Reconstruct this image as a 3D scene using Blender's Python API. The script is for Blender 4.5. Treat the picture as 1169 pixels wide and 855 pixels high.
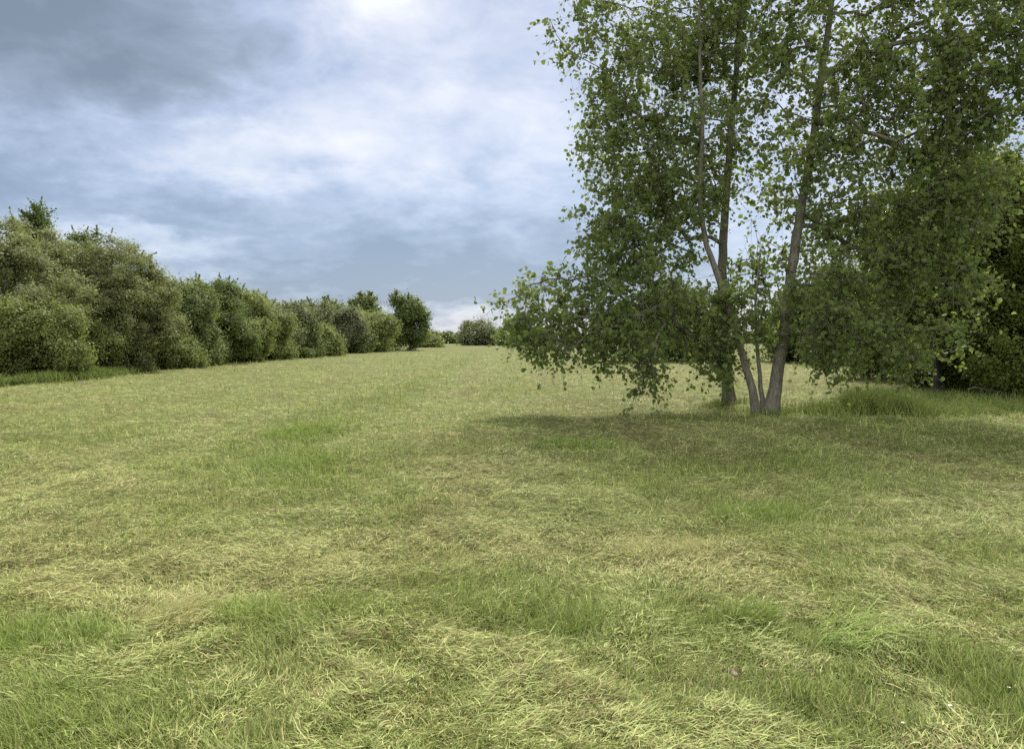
import bpy, math
import numpy as np

# ------------------------------------------------------------------ scene, camera, light
for o in list(bpy.data.objects):
    bpy.data.objects.remove(o)
S = bpy.context.scene
COL = S.collection
F_PX, CX, CY = 878.0, 584.5, 427.5          # photograph 1169 x 855
CAM_H = 1.6
PITCH = -math.atan(39.5 / F_PX)             # horizon at y = 388

cam_d = bpy.data.cameras.new('camera')
cam_d.sensor_width = 36.0
cam_d.lens = 36.0 * F_PX / 1169.0
cam_d.clip_start, cam_d.clip_end = 0.05, 6000.0
cam = bpy.data.objects.new('camera', cam_d)
cam.location = (0, 0, CAM_H)
cam.rotation_euler = (math.pi / 2 + PITCH, 0, 0)
COL.objects.link(cam)
S.camera = cam

EXPOSURE = 2.4
SUN_EL, SUN_AZ = math.radians(51), math.radians(20)   # azimuth from +Y towards +X
S.view_settings.view_transform = 'Standard'
S.view_settings.look = 'None'
S.view_settings.exposure = EXPOSURE
S.view_settings.gamma = 1.0
S.view_settings.use_curve_mapping = False
S.render.film_transparent = False
S.cycles.max_bounces = 5
S.cycles.diffuse_bounces = 3
S.cycles.glossy_bounces = 2
S.cycles.transmission_bounces = 3
S.cycles.transparent_max_bounces = 4
S.cycles.use_denoising = False
S.cycles.use_adaptive_sampling = False
S.cycles.filter_width = 1.5
S.cycles.sample_clamp_indirect = 4.0

def lin(r, g, b):
    f = lambda c: c / 12.92 if c <= 0.04045 else ((c + 0.055) / 1.055) ** 2.4
    return (f(r / 255), f(g / 255), f(b / 255))

def ray(px, py):
    p = PITCH
    a, b = (px - CX) / F_PX, (CY - py) / F_PX
    v = np.array([a, math.cos(p) - b * math.sin(p), math.sin(p) + b * math.cos(p)])
    return v

def at(px, py, Y):
    v = ray(px, py)
    return np.array([0, 0, CAM_H]) + v * (Y / v[1])

def on_ground(px, py):
    v = ray(px, py)
    return np.array([0, 0, CAM_H]) + v * (CAM_H / -v[2])

# ------------------------------------------------------------------ node helpers
class NT:
    def __init__(self, nt):
        self.nt = nt
        nt.nodes.clear()
    def n(self, typ, **kw):
        nd = self.nt.nodes.new(typ)
        for k, v in kw.items():
            setattr(nd, k, v)
        return nd
    def put(self, sock, v):
        if isinstance(v, bpy.types.NodeSocket):
            self.nt.links.new(v, sock)
        elif v is not None:
            if isinstance(v, tuple) and len(v) == 3 and sock.type == 'RGBA':
                v = v + (1.0,)
            sock.default_value = v
    def m(self, op, a, b=None, c=None, clamp=False):
        nd = self.n('ShaderNodeMath', operation=op, use_clamp=clamp)
        for i, v in enumerate((a, b, c)):
            if v is not None:
                self.put(nd.inputs[i], v)
        return nd.outputs[0]
    def noise(self, vec, scale, detail=4, rough=0.55, dist=0.0):
        nd = self.n('ShaderNodeTexNoise')
        self.put(nd.inputs['Vector'], vec)
        nd.inputs['Scale'].default_value = scale
        nd.inputs['Detail'].default_value = detail
        nd.inputs['Roughness'].default_value = rough
        nd.inputs['Distortion'].default_value = dist
        return nd.outputs['Fac']
    def mix(self, fac, a, b, blend='MIX'):
        nd = self.n('ShaderNodeMix', data_type='RGBA', blend_type=blend)
        self.put(nd.inputs['Factor'], fac)
        self.put(nd.inputs[6], a)
        self.put(nd.inputs[7], b)
        return nd.outputs[2]
    def ramp(self, fac, stops, interp='LINEAR'):
        nd = self.n('ShaderNodeValToRGB')
        cr = nd.color_ramp
        cr.interpolation = interp
        while len(cr.elements) < len(stops):
            cr.elements.new(0.5)
        for e, (p, c) in zip(cr.elements, stops):
            e.position = p
            e.color = tuple(c) + (1.0,)
        self.put(nd.inputs[0], fac)
        return nd.outputs[0]

# ------------------------------------------------------------------ world: broken overcast over a Nishita sky
W = bpy.data.worlds.new('World')
S.world = W
W.use_nodes = True
w = NT(W.node_tree)
tc = w.n('ShaderNodeTexCoord').outputs['Generated']
sx = w.n('ShaderNodeSeparateXYZ'); w.put(sx.inputs[0], tc)
dx, dy, dz = sx.outputs
az = w.m('ARCTAN2', dx, dy)
el = w.m('ARCSINE', dz)
den = w.m('ADD', w.m('MAXIMUM', dz, 0.0), 0.30)
cx = w.m('DIVIDE', dx, den); cy = w.m('DIVIDE', dy, den)
cv = w.n('ShaderNodeCombineXYZ'); w.put(cv.inputs[0], cx); w.put(cv.inputs[1], cy)
deck = cv.outputs[0]
n_big = w.noise(deck, 1.5, 7, 0.52, 0.4)
n_mid = w.noise(deck, 4.6, 9, 0.62, 0.35)
v2 = w.n('ShaderNodeVectorMath', operation='ADD'); w.put(v2.inputs[0], deck); v2.inputs[1].default_value = (7.3, 2.1, 0)
n_w1 = w.noise(v2.outputs[0], 2.4, 6, 0.55)
n_w2 = w.noise(v2.outputs[0], 4.0, 7, 0.58)
azw = w.m('ADD', az, w.m('MULTIPLY', w.m('SUBTRACT', n_w1, 0.5), 0.34))
elw = w.m('ADD', el, w.m('MULTIPLY', w.m('SUBTRACT', n_w2, 0.5), 0.15))
CLOUDS = [  # photo px, py, width px, height px, lightness
    (100, 30, 225, 108, -0.54), (150, 110, 110, 45, -0.10), (60, 205, 230, 32, -0.24),
    (230, 165, 170, 34, 0.26), (400, 180, 210, 62, 0.17), (425, 0, 62, 36, 0.52), (490, 105, 46, 16, 0.12), (605, 120, 40, 14, 0.10), (420, 110, 70, 24, 0.14), 
    (200, 285, 110, 22, 0.30), (430, 280, 300, 42, -0.30), (600, 235, 170, 60, -0.15),
    (500, 326, 280, 30, -0.60), (480, 374, 300, 10, 0.05), (620, 60, 90, 60, -0.05),
    (310, 60, 140, 60, 0.10), (900, 250, 260, 120, -0.02), (1150, 165, 80, 60, -0.18), (215, 262, 75, 9, -0.16)]
val = w.m('ADD', 0.565, w.m('MULTIPLY', w.m('SUBTRACT', n_big, 0.5), 0.42))
val = w.m('ADD', val, w.m('MULTIPLY', w.m('SUBTRACT', n_mid, 0.5), 0.66))
for (px, py, sw, sh, amp) in CLOUDS:
    d = ray(px, py); d = d / np.linalg.norm(d)
    a0, e0 = math.atan2(d[0], d[1]), math.asin(d[2])
    sa, se = sw / F_PX, sh / F_PX
    ua = w.m('DIVIDE', w.m('SUBTRACT', azw, a0), sa)
    ue = w.m('DIVIDE', w.m('SUBTRACT', elw, e0), se)
    q = w.m('ADD', w.m('MULTIPLY', ua, ua), w.m('MULTIPLY', ue, ue))
    g = w.m('EXPONENT', w.m('MULTIPLY', q, -0.8))
    val = w.m('MULTIPLY_ADD', g, amp, val)
n_fine = w.noise(deck, 13.0, 6, 0.6, 0.3)
val = w.m('ADD', val, w.m('MULTIPLY', w.m('SUBTRACT', n_fine, 0.5), 0.22))
val = w.m('MINIMUM', w.m('MAXIMUM', val, 0.0), 1.0)
GAIN = 1.0 / (0.1 * 2 ** EXPOSURE)
STOPS = [(0.0, (108, 117, 126)), (0.22, (138, 148, 161)), (0.42, (172, 183, 205)),
         (0.62, (205, 209, 223)), (0.80, (228, 229, 232)), (1.0, (249, 251, 254))]
LOWS = [(0.0, (106, 130, 172)), (0.22, (134, 154, 192)), (0.42, (166, 180, 207)),
        (0.62, (199, 206, 223)), (0.80, (227, 227, 230)), (1.0, (246, 245, 246))]
# the cloud deck turns bluer towards the horizon
lowf = w.m('SUBTRACT', 1.0, w.m('DIVIDE', dz, 0.30), clamp=True)
cloud = w.mix(lowf, w.ramp(val, [(p, lin(*c)) for p, c in STOPS]), w.ramp(val, [(p, lin(*c)) for p, c in LOWS]))
# added fill: sky above the frame is brightened to light the ground
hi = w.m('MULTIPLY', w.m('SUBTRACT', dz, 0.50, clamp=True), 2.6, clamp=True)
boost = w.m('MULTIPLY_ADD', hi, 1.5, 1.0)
# unseen sky behind the camera brightened too, extra fill for camera-facing foliage
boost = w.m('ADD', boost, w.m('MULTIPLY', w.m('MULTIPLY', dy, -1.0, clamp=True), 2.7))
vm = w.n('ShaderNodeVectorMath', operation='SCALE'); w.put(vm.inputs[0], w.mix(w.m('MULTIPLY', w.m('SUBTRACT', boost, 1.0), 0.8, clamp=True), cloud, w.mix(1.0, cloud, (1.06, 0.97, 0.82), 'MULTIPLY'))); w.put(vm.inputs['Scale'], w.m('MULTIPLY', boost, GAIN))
sky = w.n('ShaderNodeTexSky', sky_type='NISHITA')
sky.sun_disc = False
sky.sun_elevation = SUN_EL
sky.sun_rotation = SUN_AZ
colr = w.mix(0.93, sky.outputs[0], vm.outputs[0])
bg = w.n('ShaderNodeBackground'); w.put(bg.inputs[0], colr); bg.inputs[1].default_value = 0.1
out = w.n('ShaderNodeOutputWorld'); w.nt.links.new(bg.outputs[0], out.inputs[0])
W.cycles.sampling_method = 'MANUAL'
W.cycles.sample_map_resolution = 512

sun_d = bpy.data.lights.new('sun', 'SUN')
sun_d.energy = 1.5
sun_d.angle = math.radians(17)
sun_d.color = (1.0, 0.95, 0.86)
sun = bpy.data.objects.new('sun', sun_d)
sun.rotation_euler = (math.pi / 2 - SUN_EL, 0, math.pi - SUN_AZ)
sun.location = (0, 20, 60)
COL.objects.link(sun)

# ------------------------------------------------------------------ numpy helpers
def vnoise(x, y, seed=0):
    x = np.asarray(x, float); y = np.asarray(y, float)
    xi, yi = np.floor(x).astype(np.int64), np.floor(y).astype(np.int64)
    fx, fy = x - xi, y - yi
    fx, fy = fx * fx * (3 - 2 * fx), fy * fy * (3 - 2 * fy)
    def h(i, j):
        k = (i * 374761393 + j * 668265263 + seed * 1442695041) & 0xffffffff
        k = ((k ^ (k >> 13)) * 1274126177) & 0xffffffff
        return ((k ^ (k >> 16)) & 0xffff) / 65535.0
    a, b, c, d = h(xi, yi), h(xi + 1, yi), h(xi, yi + 1), h(xi + 1, yi + 1)
    return (a * (1 - fx) + b * fx) * (1 - fy) + (c * (1 - fx) + d * fx) * fy

def fbm(x, y, seed=0, octv=4, gain=0.5):
    t, a, s = 0, 1.0, 0
    for k in range(octv):
        t = t + a * vnoise(np.asarray(x) * 2 ** k, np.asarray(y) * 2 ** k, seed + k * 17)
        s += a; a *= gain
    return t / s

def mesh_obj(name, V, Fs, mat, parent=None, smooth=False, face_attr=None, face_col=None, vert_col=None, loc=None):
    """V (n,3), Fs list of (m,k) int arrays"""
    V = np.asarray(V, np.float32)
    if loc is not None:
        V = V - np.asarray(loc, np.float32)
    me = bpy.data.meshes.new(name)
    me.vertices.add(len(V)); me.vertices.foreach_set('co', V.ravel())
    loops = np.concatenate([np.asarray(f, np.int32).ravel() for f in Fs])
    tot = np.concatenate([np.full(len(f), f.shape[1], np.int32) for f in Fs])
    st = np.concatenate([[0], np.cumsum(tot)[:-1]]).astype(np.int32)
    me.loops.add(len(loops)); me.loops.foreach_set('vertex_index', loops)
    me.polygons.add(len(tot)); me.polygons.foreach_set('loop_start', st)
    if smooth:
        me.polygons.foreach_set('use_smooth', np.ones(len(tot), bool))
    me.update(calc_edges=True)
    if face_attr is not None:
        for k, v in face_attr.items():
            a = me.attributes.new(k, 'FLOAT', 'FACE'); a.data.foreach_set('value', np.asarray(v, np.float32))
    if face_col is not None:
        a = me.attributes.new('tint', 'FLOAT_COLOR', 'FACE')
        a.data.foreach_set('color', np.concatenate([face_col, np.ones((len(face_col), 1))], 1).astype(np.float32).ravel())
    if vert_col is not None:
        a = me.attributes.new('tint', 'FLOAT_COLOR', 'POINT')
        a.data.foreach_set('color', np.concatenate([vert_col, np.ones((len(vert_col), 1))], 1).astype(np.float32).ravel())
    me.materials.append(mat)
    o = bpy.data.objects.new(name, me)
    COL.objects.link(o)
    if parent is not None:
        o.parent = parent
    return o

def tag(o, label=None, cat=None, group=None, kind=None):
    for k, v in (('label', label), ('category', cat), ('group', group), ('kind', kind)):
        if v:
            o[k] = v
    return o

def thing(name, label, cat, loc, group=None):
    o = bpy.data.objects.new(name, None)
    o.empty_display_size = 0.3
    o.location = tuple(float(c) for c in loc)
    COL.objects.link(o)
    return tag(o, label, cat, group)

def unit(v):
    return v / np.maximum(np.linalg.norm(v, axis=-1, keepdims=True), 1e-9)

def rand_dirs(rng, n):
    return unit(rng.normal(size=(n, 3)))

# ------------------------------------------------------------------ materials
def foliage_mat(name, dark, light, under=None, transl=0.35, rough=0.55):
    mt = bpy.data.materials.new(name); mt.use_nodes = True
    t = NT(mt.node_tree)
    a = t.n('ShaderNodeAttribute', attribute_name='rnd').outputs['Fac']
    c = t.mix(a, dark, light)
    if under:
        geo = t.n('ShaderNodeNewGeometry').outputs['Backfacing']
        c = t.mix(t.m('MULTIPLY', geo, 0.6), c, under)
    p = t.n('ShaderNodeBsdfPrincipled')
    t.put(p.inputs['Base Color'], c)
    p.inputs['Roughness'].default_value = rough
    p.inputs['Specular IOR Level'].default_value = 0.14
    tr = t.n('ShaderNodeBsdfTranslucent')
    t.put(tr.inputs['Color'], t.mix(0.6, c, (0.20, 0.26, 0.03), 'MIX'))
    ms = t.n('ShaderNodeMixShader'); ms.inputs[0].default_value = transl
    t.nt.links.new(p.outputs[0], ms.inputs[1]); t.nt.links.new(tr.outputs[0], ms.inputs[2])
    o = t.n('ShaderNodeOutputMaterial'); t.nt.links.new(ms.outputs[0], o.inputs[0])
    return mt

def bark_mat(name, c1, c2, scale=9):
    mt = bpy.data.materials.new(name); mt.use_nodes = True
    t = NT(mt.node_tree)
    co = t.n('ShaderNodeTexCoord').outputs['Object']
    mp = t.n('ShaderNodeMapping'); t.put(mp.inputs[0], co); mp.inputs['Scale'].default_value = (1, 1, 0.28)
    n1 = t.noise(mp.outputs[0], scale * 1.6, 8, 0.72, 0.6)
    n2 = t.noise(co, 2.2, 4, 0.6)
    f = t.m('MULTIPLY', t.m('SUBTRACT', n1, 0.3), 2.2, clamp=True)
    c = t.mix(f, c1, c2)
    c = t.mix(t.m('MULTIPLY', t.m('SUBTRACT', n2, 0.5, clamp=True), 2.0, clamp=True), c, (0.12, 0.13, 0.06))
    p = t.n('ShaderNodeBsdfPrincipled'); t.put(p.inputs['Base Color'], c)
    p.inputs['Roughness'].default_value = 0.9
    b = t.n('ShaderNodeBump'); b.inputs['Strength'].default_value = 1.0; b.inputs['Distance'].default_value = 0.035
    t.put(b.inputs['Height'], n1); t.nt.links.new(b.outputs[0], p.inputs['Normal'])
    o = t.n('ShaderNodeOutputMaterial'); t.nt.links.new(p.outputs[0], o.inputs[0])
    return mt

def tint_mat(name, transl=0.3, gloss=0.3):
    mt = bpy.data.materials.new(name); mt.use_nodes = True
    t = NT(mt.node_tree)
    c = t.n('ShaderNodeAttribute', attribute_name='tint').outputs['Color']
    p = t.n('ShaderNodeBsdfPrincipled'); t.put(p.inputs['Base Color'], c)
    p.inputs['Roughness'].default_value = 0.6
    p.inputs['Specular IOR Level'].default_value = gloss
    tr = t.n('ShaderNodeBsdfTranslucent'); t.put(tr.inputs['Color'], c)
    ms = t.n('ShaderNodeMixShader'); ms.inputs[0].default_value = transl
    t.nt.links.new(p.outputs[0], ms.inputs[1]); t.nt.links.new(tr.outputs[0], ms.inputs[2])
    o = t.n('ShaderNodeOutputMaterial'); t.nt.links.new(ms.outputs[0], o.inputs[0])
    return mt

M_BARK = bark_mat('poplar_bark', (0.05, 0.043, 0.03), (0.27, 0.25, 0.195))
M_DARKBARK = bark_mat('dark_bark', (0.03, 0.026, 0.02), (0.10, 0.09, 0.07))
M_POPLAR = foliage_mat('poplar_leaf', (0.082, 0.128, 0.034), (0.165, 0.220, 0.060), (0.17, 0.215, 0.09), 0.50)
M_WILLOW = foliage_mat('willow_leaf', (0.142, 0.158, 0.066), (0.235, 0.245, 0.108), (0.20, 0.21, 0.12), 0.40)
M_SALLOW = foliage_mat('sallow_leaf', (0.125, 0.152, 0.048), (0.215, 0.240, 0.080), None, 0.42)
M_THORN = foliage_mat('hawthorn_leaf', (0.084, 0.114, 0.040), (0.155, 0.188, 0.070), None, 0.38)
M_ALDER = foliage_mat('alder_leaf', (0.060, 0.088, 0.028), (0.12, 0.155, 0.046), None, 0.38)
M_WOOD = foliage_mat('woodland_leaf', (0.085, 0.112, 0.024), (0.165, 0.195, 0.044), None, 0.48)
M_GREYW = foliage_mat('grey_willow_leaf', (0.105, 0.120, 0.062), (0.185, 0.197, 0.110), None, 0.36)
M_BLADE = tint_mat('grass_blade', 0.30, 0.15)

# ------------------------------------------------------------------ ground
def gh(x, y):
    x = np.asarray(x, float); y = np.asarray(y, float)
    d = np.hypot(x, y)
    fine = np.clip(1.2 - d / 40, 0.0, 1)
    z = 0.05 * (fbm(x * 0.35, y * 0.35, 3, 3) - 0.5) * np.clip(d / 4, 0, 1)
    z += (0.075 * (fbm(x * 2.4, y * 2.2, 5, 3) - 0.5) + 0.055 * (fbm(x * 7, y * 6, 9, 2) - 0.5)) * fine
    z += 0.17 * (fbm(x * 1.3, y * 0.6, 21, 3) - 0.5) * np.clip(d / 8, 0, 1) * np.clip(2 - d / 60, 0, 1)
    return z

def blob(x, y, px, py, wx, wy):
    g = on_ground(px, py)
    return np.exp(-((x - g[0]) / wx) ** 2 - ((y - g[1]) / wy) ** 2)

GREEN_SPOTS = [(440, 457, 1.0, 2.5, .7), (385, 472, 1.0, 2.0, .8), (345, 490, 1.3, 1.5, .9), (330, 527, .8, .9, .8), (395, 548, .9, .8, .5),
               (660, 505, .8, 1.2, .4), (590, 490, .8, 1.0, .3), (865, 585, .7, .6, .5), (770, 540, 2.2, 1.2, .25), (1000, 545, 3.0, 2.2, .4),
               (60, 735, .7, .45, 1.0), (170, 740, .5, .4, .6), (100, 830, .8, .5, .8), (300, 705, .5, .35, .8), (640, 715, .3, .25, .9),
               (845, 705, .35, .3, 1.0), (970, 745, .6, .4, .8), (1110, 820, .7, .45, 1.0), (1000, 640, 1.4, .7, .4),
               (1000, 478, 2.5, 1.6, .9), (870, 475, 2.5, 1.2, .5), (1130, 500, 3, 1.5, .8), (0, 500, 1.2, 1.5, .5), (20, 860, .7, .5, .7)]
DRY_SPOTS = [(200, 690, .6, .35, .9), (760, 618, .7, .5, .9), (500, 545, 1.2, .9, .6), (560, 500, 1.5, 1.5, .4), (690, 640, .9, .4, .5),
             (60, 640, .9, .7, .5), (330, 650, .7, .4, .4), (820, 424, 5, 9, 1.2), (950, 428, 7, 8, 1.3), (400, 620, .9, .5, .4),
             (560, 630, .8, .5, .4), (900, 655, 1.1, .4, .5), (90, 560, 1.8, 1.0, .5), (330, 790, .3, .2, .4)]

TRACKS = [[(560, 393), (505, 425), (440, 457), (385, 472), (345, 490), (318, 527), (372, 548), (440, 575)], [(600, 396), (585, 430), (560, 470), (520, 520)],
          [(530, 393), (430, 425), (300, 455), (120, 500)], [(500, 396), (330, 425), (90, 455)]]
TRACK_PTS = [np.array([on_ground(*q)[:2] for q in tr]) for tr in TRACKS]
TRACK_W = [(0.65, 1.1), (0.8, 0.35), (0.6, 0.35), (0.6, 0.3)]

def track_dist(x, y, P):
    best = np.full(x.shape, 1e9)
    for a, b in zip(P[:-1], P[1:]):
        ab = b - a
        tq = np.clip(((x - a[0]) * ab[0] + (y - a[1]) * ab[1]) / (ab @ ab), 0, 1)
        best = np.minimum(best, np.hypot(x - a[0] - tq * ab[0], y - a[1] - tq * ab[1]))
    return best

def field(x, y):
    """returns green amount, dry amount, bare/dark amount in 0..1"""
    x = np.asarray(x, float); y = np.asarray(y, float)
    g = 1.5 * (fbm(x * 0.55, y * 0.40, 31, 4, 0.6) - 0.5) + 0.8 * (fbm(x * 2.0, y * 1.8, 33, 3) - 0.5)
    d = 1.4 * (fbm(x * 0.7 + 9, y * 0.22, 41, 4, 0.6) - 0.5) + 1.0 * (fbm(x * 2.6, y * 2.2, 43, 3) - 0.5)
    k = 1.3 * (fbm(x * 1.6, y * 0.9, 51, 4, 0.65) - 0.55) + 1.0 * (fbm(x * 5, y * 5, 53, 2) - 0.55)
    for (px, py, wx, wy, a) in GREEN_SPOTS:
        b = blob(x, y, px, py, wx, wy); b = b * np.clip(2.4 * fbm(x * 2.8, y * 2.4, 37, 3) - 0.5, 0.1, 1.5); g = g + a * b; d = d - 0.6 * a * b
    for P, (tw, ta) in zip(TRACK_PTS, TRACK_W):
        b = np.exp(-(track_dist(x, y, P) / (tw * (0.6 + 0.8 * fbm(x * 0.8, y * 0.8, 39, 2)))) ** 2) * ta * np.clip(2.2 * fbm(x * 1.1, y * 0.6, 38, 3) - 0.4, 0, 1.2)
        g = g + b; d = d - 0.5 * b
    sw = np.sin((x + 0.05 * y + 1.4 * fbm(x * 0.3, y * 0.08, 91, 2)) * 2.3)
    d = d + 0.26 * sw * np.clip(y / 12, 0, 1); k = k + 0.36 * np.clip(sw - 0.3, 0, 1) * np.clip(y / 12, 0, 1)
    for (px, py, wx, wy, a) in DRY_SPOTS:
        b = blob(x, y, px, py, wx, wy); d = d + a * b; g = g - 0.6 * a * b
    return np.clip(g + 0.25, 0, 1), np.clip(d + 0.38, 0, 1), np.clip(k * 1.25 + 0.2, 0, 1)

C_FRESH = np.array([0.155, 0.215, 0.036])
C_PALE = np.array([0.335, 0.385, 0.132])
C_STRAW = np.array([0.46, 0.385, 0.18])
C_BROWN = np.array([0.17, 0.125, 0.062])

def mixc(a, b, f):
    f = np.clip(f, 0, 1)[:, None]
    return a * (1 - f) + b * f

def spaced(lo, hi, s0, grow, centre=0.0):
    """coordinates with spacing s0 near centre, growing outwards"""
    def side(end):
        r, t, s = [], 0.0, s0
        while t < end:
            t += s; r.append(t); s = s0 + max(0.0, t - 5) * grow
        return r
    pos = side(hi - centre); neg = side(centre - lo)
    return np.array([centre - v for v in reversed(neg)] + [centre] + [centre + v for v in pos])

gx = spaced(-2600, 2600, 0.06, 0.025, 0.0)
gy = spaced(-300, 3600, 0.06, 0.018, 4.5)
XX, YY = np.meshgrid(gx, gy)
fx, fy = XX.ravel(), YY.ravel()
GV = np.stack([fx, fy, gh(fx, fy)], 1)
nx, ny = len(gx), len(gy)
idx = np.arange(nx * ny).reshape(ny, nx)
GF = np.stack([idx[:-1, :-1].ravel(), idx[:-1, 1:].ravel(), idx[1:, 1:].ravel(), idx[1:, :-1].ravel()], 1)
g_, d_, k_ = field(fx, fy)
gc = mixc(np.tile(C_PALE * 0.86, (len(fx), 1)), C_STRAW[None] * 0.8, d_ * 0.6)
gc = mixc(gc, C_FRESH[None] * 1.15, g_ * 0.7)
gc = mixc(gc, C_BROWN[None], k_ * 0.55)
mt = bpy.data.materials.new('meadow_turf'); mt.use_nodes = True
t = NT(mt.node_tree)
co = t.n('ShaderNodeTexCoord').outputs['Object']
a = t.n('ShaderNodeAttribute', attribute_name='tint').outputs['Color']
n1 = t.noise(co, 14, 6, 0.7); n2 = t.noise(co, 2.4, 5, 0.62); n3 = t.noise(co, 0.35, 5, 0.6)
c = t.mix(t.m('MULTIPLY', t.m('SUBTRACT', n1, 0.42), 1.8, clamp=True), (0.060, 0.068, 0.022), a)
c = t.mix(t.m('MULTIPLY', t.m('SUBTRACT', n2, 0.52, clamp=True), 2.4, clamp=True), c, tuple(C_STRAW * 0.8))
c = t.mix(t.m('MULTIPLY', t.m('SUBTRACT', n3, 0.54, clamp=True), 2.6, clamp=True), c, (0.16, 0.21, 0.055))
p = t.n('ShaderNodeBsdfPrincipled'); t.put(p.inputs['Base Color'], c)
p.inputs['Roughness'].default_value = 0.95; p.inputs['Specular IOR Level'].default_value = 0.1
b = t.n('ShaderNodeBump'); b.inputs['Strength'].default_value = 0.8; b.inputs['Distance'].default_value = 0.05
t.put(b.inputs['Height'], t.m('ADD', n1, t.m('MULTIPLY', n2, 1.5))); t.nt.links.new(b.outputs[0], p.inputs['Normal'])
o = t.n('ShaderNodeOutputMaterial'); t.nt.links.new(p.outputs[0], o.inputs[0])
tag(mesh_obj('ground', GV, [GF], mt, smooth=True, vert_col=gc), 'mown meadow ground reaching to the horizon', None, None, 'structure')

# ------------------------------------------------------------------ grass blades
def blades(base, az, lean, length, width, curl, roll, rng, seg=2):
    """strips; lean 0 = upright, pi/2 = lying; curl bends further down along the blade"""
    n = len(base)
    h = np.stack([np.cos(az), np.sin(az), np.zeros(n)], 1)
    side0 = np.stack([-np.sin(az), np.cos(az), np.zeros(n)], 1)
    pts = [base]; ang = lean.copy(); p = base
    swerve = rng.normal(0, 0.25, n)
    for s in range(seg):
        dirv = h * np.sin(ang)[:, None] + np.array([0, 0, 1.0]) * np.cos(ang)[:, None] + side0 * (swerve * (s + 0.5))[:, None]
        p = p + unit(dirv) * (length / seg)[:, None]
        pts.append(p); ang = ang + curl
    up = unit(np.cross(side0, h * np.cos(lean)[:, None] + 0) * 0 + np.array([0, 0, 1.0]))
    sd = side0 * np.cos(roll)[:, None] + up * np.sin(roll)[:, None]
    ws = [0.75, 1.0, 0.55, 0.2] if seg == 3 else [0.85, 1.0, 0.18]
    V = np.empty((n, 2 * (seg + 1), 3))
    for s in range(seg + 1):
        hw = sd * (width * ws[s] * 0.5)[:, None]
        V[:, 2 * s] = pts[s] - hw; V[:, 2 * s + 1] = pts[s] + hw
    b0 = np.arange(n)[:, None] * (2 * (seg + 1))
    Fq = np.concatenate([b0 + np.array([2 * s, 2 * s + 1, 2 * s + 3, 2 * s + 2]) for s in range(seg)], 1).reshape(-1, 4)
    return V.reshape(-1, 3), Fq

rng = np.random.RandomState(7)
NB = 720000
tt = rng.rand(NB) ** 1.12
inv = 1 / 95.0 + (1 / 2.45 - 1 / 95.0) * tt
Yb = 1 / inv
Xb = Yb * rng.uniform(-0.80, 0.80, NB)
g_, d_, k_ = field(Xb, Yb)
clump = fbm(Xb * 3.1, Yb * 2.6, 61, 3)
keep = rng.rand(NB) > 0.55 * k_ * (clump < 0.5)
Xb, Yb, g_, d_, k_, clump = (v[keep] for v in (Xb, Yb, g_, d_, k_, clump))
n = len(Xb)
lod = np.maximum(1, Yb / 6.0) ** 0.75
standing = rng.rand(n) < (0.14 + 0.36 * g_ * np.clip(1.35 - Yb / 14, 0.35, 1))
length = np.where(standing, rng.uniform(0.025, 0.085, n) * (1 + 1.0 * g_), rng.gamma(1.6, 0.020, n) + 0.018) * lod ** 0.7
length = np.minimum(length, 0.36)
width = np.where(standing, 0.0046, rng.uniform(0.0024, 0.0054, n)) * lod
lean = np.where(standing, np.abs(rng.normal(0.2, 0.35, n)), rng.normal(1.42, 0.18, n))
curl = np.where(standing, rng.uniform(0, 0.9, n), rng.uniform(-0.12, 0.42, n))
azb = rng.uniform(0, 2 * math.pi, n)
# hay combed by the mower: many stems lie in locally shared directions
comb = fbm(Xb * 0.9, Yb * 0.6, 71, 2) * 2 * math.pi * 1.5
azb = np.where(rng.rand(n) < 0.55, comb + rng.normal(0, 0.5, n), azb)
zb = gh(Xb, Yb) + np.where(standing, -0.004, rng.rand(n) ** 1.5 * 0.075 * np.clip(clump * 2.4 - 0.5, 0.1, 1.6) + 0.004)
V, Fq = blades(np.stack([Xb, Yb, zb], 1), azb, lean, length, width, curl, rng.normal(0, 0.45, n), rng)
pale = mixc(np.tile(C_PALE, (n, 1)), C_STRAW[None], d_ * 0.42 + rng.normal(0, 0.26, n))
pale = mixc(pale, C_BROWN[None] * 1.3, (rng.rand(n) < 0.07 + 0.62 * k_) * 0.85)
fresh = mixc(np.tile(C_FRESH, (n, 1)), C_PALE[None], 0.25 + rng.normal(0, 0.25, n) + 0.3 * (1 - g_))
bc = np.where((rng.rand(n) < np.where(standing, 0.75, 0.12 + 0.75 * g_))[:, None], fresh, pale)
bc = bc * rng.uniform(0.45, 1.38, n)[:, None]
tag(mesh_obj('cut_grass', V, [Fq], M_BLADE, face_col=np.repeat(bc, 2, 0)), 'mown grass and loose hay lying over the whole meadow', 'grass', None, 'stuff')

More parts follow.
